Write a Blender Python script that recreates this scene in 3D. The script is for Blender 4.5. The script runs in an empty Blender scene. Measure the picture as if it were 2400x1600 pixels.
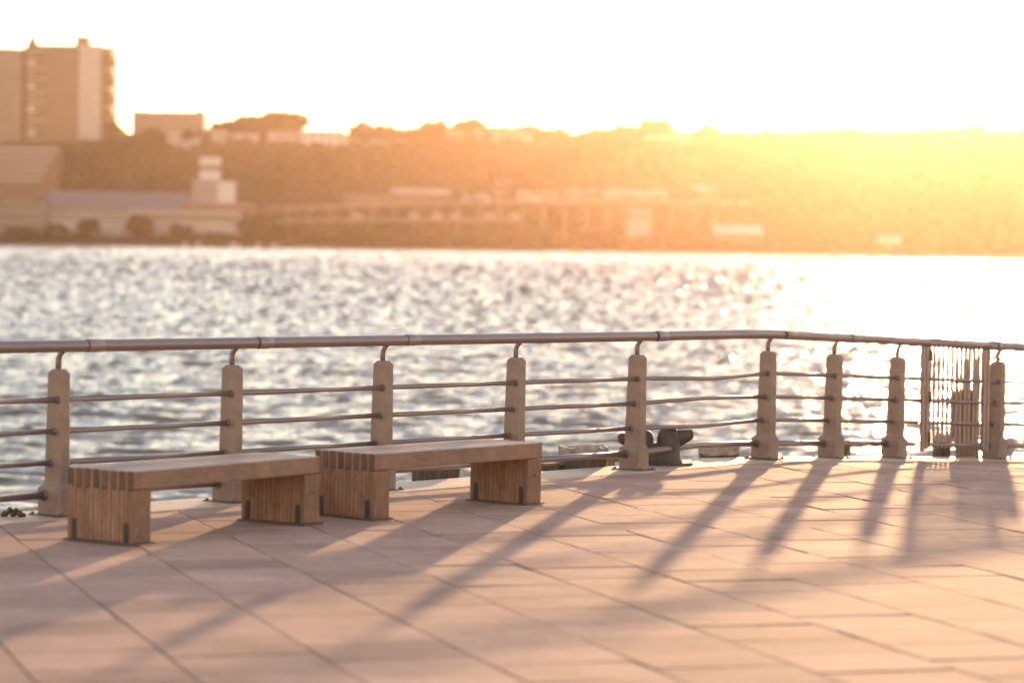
import bpy, bmesh, math, random
import numpy as np
from mathutils import Vector, Matrix

random.seed(7)
RNG = np.random.default_rng(11)
SC = bpy.context.scene
COL = SC.collection
PI = math.pi

# ------------------------------------------------------------------ camera
F = 6300.0                      # focal length in pixels of a 2400 px wide frame
CAM_Z = 1.751
HOR_SLOPE = 0.0125              # the photographer held the camera slightly rolled
roll = math.atan(HOR_SLOPE)
pitch = math.atan(231.0 / F)
cr = Vector((1, 0, 0)); cf = Vector((0, math.cos(pitch), -math.sin(pitch))); cu = cr.cross(cf)
cr, cu = cr * math.cos(roll) + cu * math.sin(roll), -cr * math.sin(roll) + cu * math.cos(roll)
cam_d = bpy.data.cameras.new("camera")
cam = bpy.data.objects.new("camera", cam_d); COL.objects.link(cam)
cam.matrix_world = Matrix((
    (cr.x, cu.x, -cf.x, 0.0), (cr.y, cu.y, -cf.y, 0.0), (cr.z, cu.z, -cf.z, CAM_Z), (0, 0, 0, 1)))
cam_d.sensor_fit = 'HORIZONTAL'; cam_d.sensor_width = 36.0
cam_d.lens = F / 2400.0 * 36.0
cam_d.clip_start = 0.1; cam_d.clip_end = 9000.0
cam_d.dof.use_dof = True
cam_d.dof.focus_distance = 20.6
cam_d.dof.aperture_fstop = 1.5
cam_d.dof.aperture_blades = 0
SC.camera = cam

# ------------------------------------------------------------------ light
SUN_AZ = math.radians(9.4)      # clockwise from +Y
SUN_EL = math.radians(5.3)
SUN_DIR = Vector((math.sin(SUN_AZ) * math.cos(SUN_EL), math.cos(SUN_AZ) * math.cos(SUN_EL), math.sin(SUN_EL)))
world = bpy.data.worlds.new("World"); SC.world = world
world.use_nodes = True
wn = world.node_tree.nodes; wl = world.node_tree.links
bg = wn["Background"]
sky = wn.new("ShaderNodeTexSky")
sky.sky_type = 'NISHITA'; sky.sun_disc = False
sky.sun_elevation = SUN_EL; sky.sun_rotation = SUN_AZ
sky.altitude = 0.0; sky.air_density = 1.0; sky.dust_density = 0.0; sky.ozone_density = 1.0
hsv = wn.new('ShaderNodeHueSaturation'); hsv.inputs['Saturation'].default_value = 0.85
wl.new(sky.outputs[0], hsv.inputs['Color']); wl.new(hsv.outputs[0], bg.inputs[0])
bg.inputs[1].default_value = 0.15
sun_d = bpy.data.lights.new("sun", 'SUN'); sun = bpy.data.objects.new("sun", sun_d); COL.objects.link(sun)
sun_d.energy = 2.0; sun_d.angle = math.radians(0.9); sun_d.color = (1.0, 0.71, 0.38)
sun.rotation_euler = SUN_DIR.to_track_quat('Z', 'Y').to_euler()
sun.location = (30, 180, 60)

vs = SC.view_settings
SC.display_settings.display_device = 'sRGB'
vs.view_transform = 'Standard'; vs.look = 'None'; vs.gamma = 1.0; vs.use_curve_mapping = False
vs.exposure = 2.10
vs.use_white_balance = True; vs.white_balance_temperature = 7600; vs.white_balance_tint = 27
SC.cycles.max_bounces = 6
SC.cycles.volume_bounces = 0
SC.cycles.sample_clamp_indirect = 6.0
SC.cycles.use_denoising = True

# ------------------------------------------------------------------ helpers
class MB:
    """collects boxes, tubes and quads; build() links them as one mesh object"""
    def __init__(self): self.v = []; self.f = []; self.s = []
    def add(self, vs_, fs, smooth=False):
        b = len(self.v); self.v.extend([tuple(p) for p in vs_])
        for f in fs: self.f.append(tuple(b + i for i in f)); self.s.append(smooth)
    def box(self, x0, x1, y0, y1, z0, z1, M=None):
        p = [(x, y, z) for z in (z0, z1) for y in (y0, y1) for x in (x0, x1)]
        if M is not None: p = [M @ Vector(q) for q in p]
        self.add(p, [(0, 2, 3, 1), (4, 5, 7, 6), (0, 1, 5, 4), (2, 6, 7, 3), (0, 4, 6, 2), (1, 3, 7, 5)])
    def loft(self, rings, cap=True, smooth=False, M=None):
        n = len(rings[0]); p = [Vector(q) for r in rings for q in r]
        if M is not None: p = [M @ q for q in p]
        fs = []
        for k in range(len(rings) - 1):
            for i in range(n):
                j = (i + 1) % n
                fs.append((k * n + i, k * n + j, (k + 1) * n + j, (k + 1) * n + i))
        self.add(p, fs, smooth)
        if cap:
            b = len(self.v) - len(p)
            self.f.append(tuple(b + i for i in reversed(range(n)))); self.s.append(False)
            self.f.append(tuple(b + (len(rings) - 1) * n + i for i in range(n))); self.s.append(False)
    def tube(self, pts, r, n=16, cap=True):
        pts = [Vector(p) for p in pts]; rings = []
        rs = r if isinstance(r, (list, tuple)) else [r] * len(pts)
        up0 = Vector((0, 0, 1))
        for i, p in enumerate(pts):
            t = (pts[min(i + 1, len(pts) - 1)] - pts[max(i - 1, 0)]).normalized()
            a = up0 if abs(t.z) < 0.9 else Vector((0.6, -0.8, 0))
            u = t.cross(a).normalized(); w = u.cross(t).normalized()
            rings.append([p + (u * math.cos(2 * PI * k / n) + w * math.sin(2 * PI * k / n)) * rs[i] for k in range(n)])
        self.loft(rings, cap, True)
    def flip(self):
        self.v = [(p[0], -p[1], p[2]) for p in self.v]; return self
    def build(self, name, mat, parent=None, bevel=0.0, loc=None):
        me = bpy.data.meshes.new(name)
        me.from_pydata(self.v, [], self.f)
        me.polygons.foreach_set("use_smooth", self.s)
        me.update()
        bm = bmesh.new(); bm.from_mesh(me); bmesh.ops.recalc_face_normals(bm, faces=bm.faces); bm.to_mesh(me); bm.free()
        o = bpy.data.objects.new(name, me); COL.objects.link(o)
        if mat is not None: me.materials.append(mat)
        if loc is not None: o.location = loc
        if parent is not None: o.parent = parent
        if bevel > 0:
            m = o.modifiers.new("bevel", 'BEVEL'); m.width = bevel; m.segments = 2; m.limit_method = 'ANGLE'; m.angle_limit = math.radians(40)
        return o

def tag(o, label=None, cat=None, group=None, kind=None):
    if label: o["label"] = label
    if cat: o["category"] = cat
    if group: o["group"] = group
    if kind: o["kind"] = kind
    return o

def empty(name, loc=(0, 0, 0), rz=0.0, label=None, cat=None, group=None):
    o = bpy.data.objects.new(name, None); COL.objects.link(o)
    o.location = loc; o.rotation_euler = (0, 0, rz); o.empty_display_size = 0.2
    return tag(o, label, cat, group)

def copy_tree(o, parent=None):
    c = o.copy(); COL.objects.link(c)
    if parent is not None: c.parent = parent
    for ch in [q for q in bpy.data.objects if q.parent == o]: copy_tree(ch, c)
    return c

# ------------------------------------------------------------------ materials
def mat(name, col, rough=0.7, metal=0.0, var=0.0, scale=8.0, bump=0.0, bscale=60.0, spec=0.5, col2=None, stretch=(1, 1, 1), space='Object', detail=6.0):
    m = bpy.data.materials.new(name); m.use_nodes = True
    nt = m.node_tree; N = nt.nodes; L = nt.links
    p = N["Principled BSDF"]
    p.inputs["Roughness"].default_value = rough; p.inputs["Metallic"].default_value = metal
    p.inputs["Specular IOR Level"].default_value = spec
    p.inputs["Base Color"].default_value = (*col, 1)
    if var > 0 or bump > 0 or col2:
        tc = N.new("ShaderNodeTexCoord"); mp = N.new("ShaderNodeMapping"); mp.inputs["Scale"].default_value = stretch
        L.new(tc.outputs[space], mp.inputs[0])
        nz = N.new("ShaderNodeTexNoise"); nz.inputs["Scale"].default_value = scale; nz.inputs["Detail"].default_value = detail
        L.new(mp.outputs[0], nz.inputs["Vector"])
        rp = N.new("ShaderNodeValToRGB"); rp.color_ramp.elements[0].position = 0.3; rp.color_ramp.elements[1].position = 0.7
        c2 = col2 if col2 else tuple(c * (1 + var) for c in col)
        c1 = col if col2 else tuple(c * (1 - var) for c in col)
        rp.color_ramp.elements[0].color = (*c1, 1); rp.color_ramp.elements[1].color = (*c2, 1)
        L.new(nz.outputs[0], rp.inputs[0]); L.new(rp.outputs[0], p.inputs["Base Color"])
        if bump > 0:
            n2 = N.new("ShaderNodeTexNoise"); n2.inputs["Scale"].default_value = bscale; n2.inputs["Detail"].default_value = 5
            L.new(mp.outputs[0], n2.inputs["Vector"])
            b = N.new("ShaderNodeBump"); b.inputs["Strength"].default_value = 1.0; b.inputs["Distance"].default_value = bump
            L.new(n2.outputs[0], b.inputs["Height"]); L.new(b.outputs[0], p.inputs["Normal"])
    return m

def island_variation(m, amount=0.18, hue=None):
    """each plank / paver of a mesh gets its own tone"""
    nt = m.node_tree; N = nt.nodes; L = nt.links
    p = N["Principled BSDF"]; src = p.inputs["Base Color"].links[0].from_socket
    g = N.new("ShaderNodeNewGeometry"); mr = N.new("ShaderNodeMapRange")
    mr.inputs["To Min"].default_value = 1 - amount; mr.inputs["To Max"].default_value = 1 + amount
    L.new(g.outputs["Random Per Island"], mr.inputs["Value"])
    mx = N.new("ShaderNodeVectorMath"); mx.operation = 'SCALE'
    L.new(src, mx.inputs[0]); L.new(mr.outputs[0], mx.inputs["Scale"])
    L.new(mx.outputs[0], p.inputs["Base Color"])
    return m

M = {}
M['paver'] = island_variation(mat('paver_concrete', (0.44, 0.264, 0.203), 0.85, var=0.10, scale=2.5, bump=0.0008, bscale=140, spec=0.05), 0.14)
def stains(m, scale, lo, hi):
    nt = m.node_tree; N = nt.nodes; L = nt.links; p = N["Principled BSDF"]; src = p.inputs["Base Color"].links[0].from_socket
    tc = N.new("ShaderNodeTexCoord"); f = None
    for sc_, a, b in ((scale, lo, hi), (scale * 9, 0.90, 1.06), (160.0, 0.88, 1.10)):
        nz = N.new("ShaderNodeTexNoise"); nz.inputs["Scale"].default_value = sc_; nz.inputs["Detail"].default_value = 7; nz.inputs["Roughness"].default_value = 0.62
        L.new(tc.outputs["Object"], nz.inputs["Vector"])
        mr = N.new("ShaderNodeMapRange"); mr.inputs["From Min"].default_value = 0.32; mr.inputs["From Max"].default_value = 0.62
        mr.inputs["To Min"].default_value = a; mr.inputs["To Max"].default_value = b
        L.new(nz.outputs[0], mr.inputs["Value"])
        v = N.new("ShaderNodeVectorMath"); v.operation = 'SCALE'; L.new(f or src, v.inputs[0]); L.new(mr.outputs[0], v.inputs["Scale"]); f = v.outputs[0]
    L.new(f, p.inputs["Base Color"]); return m
stains(M['paver'], 0.9, 0.86, 1.06)
M['post'] = mat('cast_post_paint', (0.25, 0.162, 0.128), 0.55, var=0.08, scale=7, bump=0.0006, bscale=180, spec=0.4)
stains(M['post'], 5.0, 0.82, 1.08)
M['joint'] = mat('joint_sand', (0.07, 0.045, 0.04), 0.95)
M['kerb'] = mat('edge_concrete', (0.53, 0.37, 0.27), 0.6, var=0.12, scale=3.0, bump=0.0012, bscale=90, spec=0.25)
M['plate'] = mat('dark_base_plate', (0.09, 0.06, 0.05), 0.6, var=0.2, scale=20)
M['steel'] = mat('painted_steel', (0.25, 0.178, 0.172), 0.38, metal=0.45, var=0.06, scale=6)
M['sleeve'] = mat('sleeve_steel', (0.29, 0.21, 0.20), 0.40, metal=0.45, var=0.05, scale=9)
M['flange'] = mat('flange_steel', (0.17, 0.125, 0.115), 0.45, metal=0.5, var=0.1, scale=15)
M['groove'] = mat('dark_gap', (0.05, 0.03, 0.03), 0.7)
M['wood'] = island_variation(mat('weathered_ipe', (0.20, 0.100, 0.068), 0.42, col2=(0.31, 0.163, 0.118), scale=9, stretch=(1, 12, 12), bump=0.0012, bscale=30, spec=0.35), 0.18)
stains(M['wood'], 3.0, 0.72, 1.10)
M['wood_v'] = island_variation(mat('weathered_ipe_upright', (0.19, 0.096, 0.056), 0.7, col2=(0.29, 0.152, 0.096), scale=9, stretch=(12, 12, 1), bump=0.0012, bscale=30, spec=0.35), 0.2)
stains(M['wood_v'], 3.5, 0.75, 1.10)
M['endgrain'] = island_variation(mat('ipe_end_grain', (0.095, 0.05, 0.03), 0.85, col2=(0.135, 0.075, 0.047), scale=40), 0.25)
M['pile'] = mat('wet_pile_timber', (0.06, 0.045, 0.03), 0.85, col2=(0.14, 0.10, 0.07), scale=6, stretch=(5, 5, 0.8), bump=0.01, bscale=9)
M['pile_top'] = mat('weathered_pile_top', (0.20, 0.15, 0.12), 0.85, col2=(0.48, 0.40, 0.34), scale=14, bump=0.01, bscale=16)
M['timber'] = mat('fender_timber', (0.15, 0.11, 0.08), 0.85, col2=(0.30, 0.23, 0.17), scale=5, stretch=(1, 14, 14), bump=0.006, bscale=9)
M['iron'] = mat('dark_iron', (0.045, 0.026, 0.019), 0.55, metal=0.1, col2=(0.08, 0.05, 0.036), scale=12, bump=0.003, bscale=40)
M['foliage'] = mat('far_foliage', (0.035, 0.030, 0.010), 0.9, col2=(0.065, 0.054, 0.02), scale=0.12)
M['trunk'] = mat('bark', (0.09, 0.065, 0.045), 0.9)
M['hill'] = mat('hill_earth', (0.04, 0.038, 0.018), 0.9, col2=(0.07, 0.06, 0.03), scale=0.05)
M['brick'] = mat('tan_brick', (0.13, 0.088, 0.06), 0.85, var=0.10, scale=0.2)
M['concrete'] = mat('pale_concrete', (0.19, 0.145, 0.12), 0.85, var=0.10, scale=0.15)
M['pale'] = mat('pale_render', (0.34, 0.29, 0.27), 0.8, var=0.08, scale=0.2)
M['white'] = mat('white_paint', (0.44, 0.41, 0.40), 0.6, var=0.04, scale=0.3)
M['rust'] = mat('reddish_brick', (0.15, 0.09, 0.065), 0.85, var=0.1, scale=0.2)
M['slate'] = mat('grey_roofing', (0.115, 0.092, 0.10), 0.7, var=0.12, scale=0.1)
M['lilac'] = mat('mauve_grey_siding', (0.19, 0.15, 0.145), 0.8, var=0.08, scale=0.2)
M['glass'] = mat('window_glass', (0.06, 0.045, 0.04), 0.3, spec=0.5)
M['tarmac'] = mat('road_tarmac', (0.07, 0.065, 0.06), 0.9)

# ------------------------------------------------------------------ deck shape (surveyed, metres)
P1 = Vector((-2.845, 16.858)); TD = Vector((0.645, 0.764))
def ground(x, y):
    """the deck drains gently along the railing, then ramps down to the gangway"""
    t = (Vector((x, y)) - P1).dot(TD)
    r = max(0.0, t - 7.7)
    ramp = 0.041 * (r * r / 0.8 if r < 0.4 else r - 0.2)
    return -0.0085 * t - ramp

POSTS = [(-4.79, 14.53), (-3.815, 15.69), (-2.845, 16.858), (-1.877, 18.017), (-0.922, 19.2), (0.03, 20.33), (1.0, 21.44),
         (2.191, 22.982), (2.852, 23.762), (3.507, 24.431), (4.594, 25.392), (5.42, 26.12), (6.24, 26.84)]
CORNER = (1.90, 22.62)          # where the handrail bends
A0 = Vector(POSTS[0]); A1 = Vector(POSTS[6]); B0 = Vector(POSTS[7]); B1 = Vector(POSTS[10])
dA = (A1 - A0).normalized(); dB = (B1 - B0).normalized()
nA = Vector((dA.y, -dA.x)); nB = Vector((dB.y, -dB.x))     # towards the deck
EDGE = 0.36                      # the deck runs this far past the posts
STRIP = 0.20                     # and its edge strip comes this far in

def clip(poly, p, n):
    """keep the side n points to"""
    out = []
    for i in range(len(poly)):
        a, b = poly[i], poly[(i + 1) % len(poly)]
        da = (a[0] - p[0]) * n[0] + (a[1] - p[1]) * n[1]; db = (b[0] - p[0]) * n[0] + (b[1] - p[1]) * n[1]
        if da >= 0: out.append(a)
        if da * db < 0:
            t = da / (da - db); out.append((a[0] + (b[0] - a[0]) * t, a[1] + (b[1] - a[1]) * t))
    return out

# paved deck: every paver a slab of its own, laid a little unevenly
PB = Vector((-math.sin(math.radians(18.0)), math.cos(math.radians(18.0))))   # along the rows
PA = Vector((PB.y, -PB.x))                                                    # across the rows
pm = MB()
ROW, LEN, GAP = 0.622, 0.465, 0.0042
pA = A0 + nA * STRIP; pB = B0 + nB * STRIP
for i in range(-16, 34):
    u0 = 3.32 + ROW * i
    for j in range(-14, 64):
        v0 = 0.21 + LEN * j + (LEN * 0.5 if i % 2 else 0.0) + random.uniform(-0.006, 0.006)
        q = [(u0 + GAP, v0 + GAP), (u0 + ROW - GAP, v0 + GAP), (u0 + ROW - GAP, v0 + LEN - GAP), (u0 + GAP, v0 + LEN - GAP)]
        w = [tuple(PA * a + PB * b) for a, b in q]
        cx = sum(p[0] for p in w) / 4; cy = sum(p[1] for p in w) / 4
        if cy < -4 or cx < -9 or cx > 13: continue
        w = clip(clip(w, pA, nA), pB, nB)
        if len(w) < 3: continue
        dz = random.gauss(0, 0.0016); sx = random.gauss(0, 0.0028); sy = random.gauss(0, 0.0028)
        top = [(x, y, ground(x, y) + dz + (x - cx) * sx + (y - cy) * sy) for x, y in w]
        n = len(w)
        # eased edges
        ins = [(x + (cx - x) * 0.012, y + (cy - y) * 0.012, z + 0.0) for x, y, z in top]
        low = [(x, y, z - 0.0035) for x, y, z in top]
        bot = [(x, y, z - 0.05) for x, y, z in top]
        vsx = ins + low + bot
        fs = [tuple(range(n))]
        for k in range(n):
            l = (k + 1) % n
            fs.append((n + k, n + l, l, k)); fs.append((2 * n + k, 2 * n + l, n + l, n + k))
        pm.add(vsx, fs)
deck = pm.build('pavement', M['paver']); tag(deck, kind='structure')

def strip_mesh(mb, off0, off1, dz0, dz1, seg=1.0):
    """a slab following the deck edge between two offsets from the post line"""
    path = []
    crn = Vector(CORNER)
    L0 = (crn - A0).length
    s = 0.0
    pts = [(A0 - dA * 6 , dA, nA)]
    k = -5.0
    while k < L0 - 0.4: pts.append((A0 + dA * k, dA, nA)); k += seg
    nm = (nA + nB).normalized()
    pts.append((crn, None, nm))
    k = 1.0
    while k < 9: pts.append((crn + dB * k, dB, nB)); k += seg
    secs = []
    for p, d, n in pts:
        sc = 1.0 if d is not None else 1.0 / nm.dot(nA)
        a = p + n * off0 * sc; b = p + n * off1 * sc
        secs.append([(a.x, a.y, ground(a.x, a.y) + dz0), (b.x, b.y, ground(b.x, b.y) + dz0), (b.x, b.y, ground(b.x, b.y) + dz1), (a.x, a.y, ground(a.x, a.y) + dz1)])
    mb.loft(secs, True)

kb = MB(); strip_mesh(kb, -EDGE, STRIP - 0.008, -0.45, 0.004)
tag(kb.build('kerb', M['kerb'], bevel=0.008), kind='structure')
# bedding under the pavers and the pier body below it
bed = MB(); NX, NY = 40, 56
for iy in range(NY):
    for ix in range(NX):
        x0 = -9 + 22 * ix / NX; x1 = -9 + 22 * (ix + 1) / NX; y0 = -4 + 32 * iy / NY; y1 = -4 + 32 * (iy + 1) / NY
        w = clip(clip([(x0, y0), (x1, y0), (x1, y1), (x0, y1)], pA, nA), pB, nB)
        if len(w) >= 3: bed.add([(x, y, ground(x, y) - 0.014) for x, y in w], [tuple(range(len(w)))])
tag(bed.build('pavement_bed', M['joint']), kind='structure')

# ------------------------------------------------------------------ water
WZ = -2.4
def water_material():
    m = bpy.data.materials.new('river_water'); m.use_nodes = True
    nt = m.node_tree; N = nt.nodes; L = nt.links; p = N["Principled BSDF"]
    p.inputs["Base Color"].default_value = (0.125, 0.088, 0.06, 1)
    p.inputs["Roughness"].default_value = 0.13; p.inputs["IOR"].default_value = 1.333; p.inputs["Specular IOR Level"].default_value = 0.20
    g = N.new("ShaderNodeTexCoord")
    hs = []
    for sc_, dist, det, st in ((2.6, 0.060, 5, (0.28, 1.6, 1)), (0.32, 0.30, 3, (0.35, 1.7, 1))):
        mp = N.new("ShaderNodeMapping"); mp.inputs["Scale"].default_value = st; mp.inputs["Rotation"].default_value = (0, 0, 0.12)
        L.new(g.outputs["Object"], mp.inputs[0])
        nz = N.new("ShaderNodeTexNoise"); nz.inputs["Scale"].default_value = sc_; nz.inputs["Detail"].default_value = det
        L.new(mp.outputs[0], nz.inputs["Vector"])
        b = N.new("ShaderNodeBump"); b.inputs["Strength"].default_value = 1.0; b.inputs["Distance"].default_value = dist
        L.new(nz.outputs[0], b.inputs["Height"])
        if hs: L.new(hs[-1].outputs[0], b.inputs["Normal"])
        hs.append(b)
    L.new(hs[-1].outputs[0], p.inputs["Normal"])
    return m
M['water'] = water_material()
R0, R1 = 28.0, 1400.0
rr = [R0]
while rr[-1] < R1: rr.append(rr[-1] * 1.0036)
rr = np.array(rr); th = np.radians(np.linspace(-25, 25, 1000))
RR, TH = np.meshgrid(rr, th, indexing='ij')
WX = RR * np.sin(TH); WY = RR * np.cos(TH)
H = np.zeros_like(WX); cell = np.maximum(RR * 0.0036, RR * (th[1] - th[0]))
lost = np.zeros_like(WX)
for k in range(90):
    lam = 0.30 * (8.5) ** RNG.random()
    ang = math.radians(258) + RNG.normal(0, 0.38)      # chop running mostly across and towards the pier
    kk = 2 * PI / lam
    amp = 0.033 / kk * (1.0 if lam < 5 else 0.7)
    ph = kk * (WX * math.cos(ang) + WY * math.sin(ang)) + RNG.random() * 2 * PI + 0.6 * np.sin(0.21 * WX + k) + 0.6 * np.sin(0.17 * WY - k)
    fade = np.clip((lam / cell - 2.0) / 2.0, 0, 1)
    lost += (1 - fade) / 90
    w = np.sin(ph)
    H += amp * fade * (w + 0.35 * np.cos(2 * ph)) 
NZ = RNG.normal(size=H.shape); NZ = sum(np.roll(NZ, q, 1) for q in range(-2, 3)) / 2.2
H += NZ * 0.15 * cell * lost * np.clip(400.0 / RR, 0.35, 1)      # short chop, finer than the mesh
H *= np.clip((R1 - RR) / 60, 0, 1)
verts = np.stack([WX, WY, WZ + H], -1).reshape(-1, 3).astype(np.float32)
nr, nc = RR.shape
idx = np.arange(nr * nc).reshape(nr, nc)
quads = np.stack([idx[:-1, :-1], idx[:-1, 1:], idx[1:, 1:], idx[1:, :-1]], -1).reshape(-1, 4)[:, ::-1]
# flat sheet around the choppy part, out to the far bank and behind the pier
def outer():
    vs_, fs_ = [], []
    b = nr * nc
    ring = [tuple(verts[i]) for i in list(idx[0, :]) + list(idx[1:, -1]) + list(idx[-1, ::-1][1:]) + list(idx[::-1, 0][1:-1])]
    ids = list(idx[0, :]) + list(idx[1:, -1]) + list(idx[-1, ::-1][1:]) + list(idx[::-1, 0][1:-1])
    return ids
me = bpy.data.meshes.new('water')
xs = [(-2000, -50), (2000, -50), (2000, 1700), (-2000, 1700)]
extra = []
def av(x, y): extra.append((x, y, WZ)); return nr * nc + len(extra) - 1
a_ = av(-2000, -50); b_ = av(2000, -50); c_ = av(2000, 1700); d_ = av(-2000, 1700)
polys = []
il = list(idx[:, 0]); irr = list(idx[:, -1]); itop = list(idx[-1, :]); ibot = list(idx[0, :])
# fans of triangles to the four far corners
for i in range(len(ibot) - 1): polys.append((a_ if i < len(ibot) // 2 else b_, ibot[i + 1], ibot[i]))
mid = ibot[len(ibot) // 2]; polys.append((a_, b_, mid))
for i in range(len(il) - 1):
    polys.append((il[i], il[i + 1], a_ if i < len(il) - 2 else a_))
    polys.append((irr[i + 1], irr[i], b_))
polys.append((il[-1], d_, a_)); polys.append((irr[-1], b_, c_))
for i in range(len(itop) - 1): polys.append((itop[i], itop[i + 1], d_ if i < len(itop) // 2 else c_))
mid = itop[len(itop) // 2]; polys.append((mid, c_, d_))
allv = np.concatenate([verts, np.array(extra, np.float32)])
me.vertices.add(len(allv)); me.vertices.foreach_set("co", allv.ravel())
nq = len(quads); npo = len(polys)
me.loops.add(nq * 4 + npo * 3); me.polygons.add(nq + npo)
li = np.concatenate([quads.ravel(), np.array(polys).ravel()]).astype(np.int32)
me.loops.foreach_set("vertex_index", li)
ls = np.concatenate([np.arange(nq) * 4, nq * 4 + np.arange(npo) * 3]).astype(np.int32)
me.polygons.foreach_set("loop_start", ls)
me.polygons.foreach_set("use_smooth", np.concatenate([np.ones(nq, bool), np.zeros(npo, bool)]))
me.update(calc_edges=True); me.validate()
me.materials.append(M['water'])
wo = bpy.data.objects.new('water', me); COL.objects.link(wo); tag(wo, kind='structure')

# ------------------------------------------------------------------ railing
HEIGHT = 1.07
RAILS = [(0.734, 0.030, 0.0175), (0.534, 0.003, 0.0175), (0.333, -0.030, 0.0175), (0.130, -0.058, 0.0255)]  # height, offset towards deck, radius
KINK = [-0.027, 0.011, -0.022, 0.021]
HR = 0.0395; HOFF = 0.045

def frame_at(k):
    return (dA, nA) if k <= 6 else (dB, nB)

def post_matrix(p, d, n):
    z = ground(p[0], p[1])
    return Matrix(((d.x, -n.x, 0, p[0]), (d.y, -n.y, 0, p[1]), (0, 0, 1, z), (0, 0, 0, 1)))   # local x along the run, y towards the water

def rect(x0, x1, y0, y1, z, c=0.0):
    if c <= 0: return [(x0, y0, z), (x1, y0, z), (x1, y1, z), (x0, y1, z)]
    return [(x0 + c, y0, z), (x1 - c, y0, z), (x1, y0 + c, z), (x1, y1 - c, z), (x1 - c, y1, z), (x0 + c, y1, z), (x0, y1 - c, z), (x0, y0 + c, z)]

def post_mesh(name='post'):
    mb = MB()
    c = 0.005
    mb.loft([rect(-.064, .064, -.126, .090, 0.012, .012), rect(-.064, .064, -.126, .090, .176, .012),
             rect(-.040, .040, -.089, .073, .205, c), rect(-.0385, .0385, -.087, .072, .215, c),
             rect(-.037, .037, -.060, .073, .898, .004), rect(-.019, .019, -.038, .050, .925, .004)], True)
    return mb
PROTO = {}
def make_post(p, d, n, parent):
    if 'post' not in PROTO:
        o = post_mesh().flip().build('post', M['post'], parent)
        bp = MB(); bp.box(-.10, .10, -.165, .128, 0.0, 0.0115)
        for sx in (-.082, .082):
            for sy in (-.145, .108): bp.loft([[(sx + .011 * math.cos(a * PI / 3), sy + .011 * math.sin(a * PI / 3), z) for a in range(6)] for z in (.0115, .024)])
        b = bp.flip().build('base_plate', M['plate'], o)
        st = MB(); st.tube([(0, 0, .915), (0, 0, .975), (0, .004, .995), (0, .014, 1.015), (0, .028, 1.028), (0, .036, 1.036)], .0188, 14)
        s = st.flip().build('stem', M['steel'], o)
        fls = []
        for (h, off, r) in RAILS:
            xh = .068 if h < .2 else .043
            for sgn in (-1, 1):
                fl = MB(); fl.tube([(sgn * (xh - .012), off, h), (sgn * (xh + .004), off, h), (sgn * (xh + .012), off, h)], [r * 1.45, r * 1.45, r * 1.25], 16)
                fls.append(fl.flip().build('rail_flange', M['flange'], o))
        PROTO['post'] = (o, b, s, *fls)
    else:
        src = PROTO['post']
        o = src[0].copy(); COL.objects.link(o); o.parent = parent
        for ch in src[1:]:
            c = ch.copy(); COL.objects.link(c); c.parent = o
    o.matrix_local = post_matrix(p, d, n)
    return o

def rail_point(p, d, n, h, off, dz=0.0):
    return (p[0] + n.x * off, p[1] + n.y * off, ground(p[0], p[1]) + h + dz)

rail_left = empty('railing', (0, 0, 0), 0, 'long steel railing with tapered posts and horizontal bars, left of the picket gate', 'railing', 'pier railings')
rail_right = empty('railing', (0, 0, 0), 0, 'short end of steel railing with one tapered post, right of the picket gate', 'railing', 'pier railings')
for k, p in enumerate(POSTS):
    d, n = frame_at(k)
    make_post(p, d, n, rail_left if k <= 9 else rail_right)

S9 = Vector(POSTS[9]); S10 = Vector(POSTS[10]); SP = S10 - S9
G0 = S9 + SP * 0.25; G1 = S9 + SP * 0.855
crn = Vector(CORNER)
# handrail, one bent tube
def hand_path(pts):
    return [rail_point(p, d, n, HEIGHT, HOFF) for p, d, n in pts]
ncorner = (nA + nB).normalized()
left_pts = [(POSTS[0], dA, nA)] + [(POSTS[k], dA, nA) for k in range(1, 7)]
c0 = crn - dA * 0.16; c1 = crn + dB * 0.16
hp = hand_path(left_pts + [(c0, dA, nA)]) + hand_path([(c1, dB, nB), (POSTS[7], dB, nB), (POSTS[8], dB, nB), (POSTS[9], dB, nB), (tuple(G0 - dB * .004), dB, nB)])
def round_bend(pts, i, steps=5):
    a, b = Vector(pts[i]), Vector(pts[i + 1]); pm_, pn = Vector(pts[i - 1]), Vector(pts[i + 2])
    ta = (a - pm_).normalized(); tb = (pn - b).normalized(); l = (b - a).length * 0.5
    p1 = a + ta * l; p2 = b - tb * l; out = []
    for s in range(1, steps):
        t = s / steps
        out.append(a * (1 - t) ** 3 + p1 * 3 * t * (1 - t) ** 2 + p2 * 3 * t * t * (1 - t) + b * t ** 3)
    return pts[:i + 1] + [tuple(o) for o in out] + pts[i + 1:]
hp = round_bend(hp, 7)
mb = MB(); mb.tube(hp, HR, 24); mb.build('handrail', M['steel'], rail_left)
mb = MB(); mb.tube(hand_path([(tuple(G1 + dB * .004), dB, nB), (POSTS[10], dB, nB), (POSTS[11], dB, nB), (POSTS[12], dB, nB)]), HR, 24); mb.build('handrail', M['steel'], rail_right)
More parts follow.
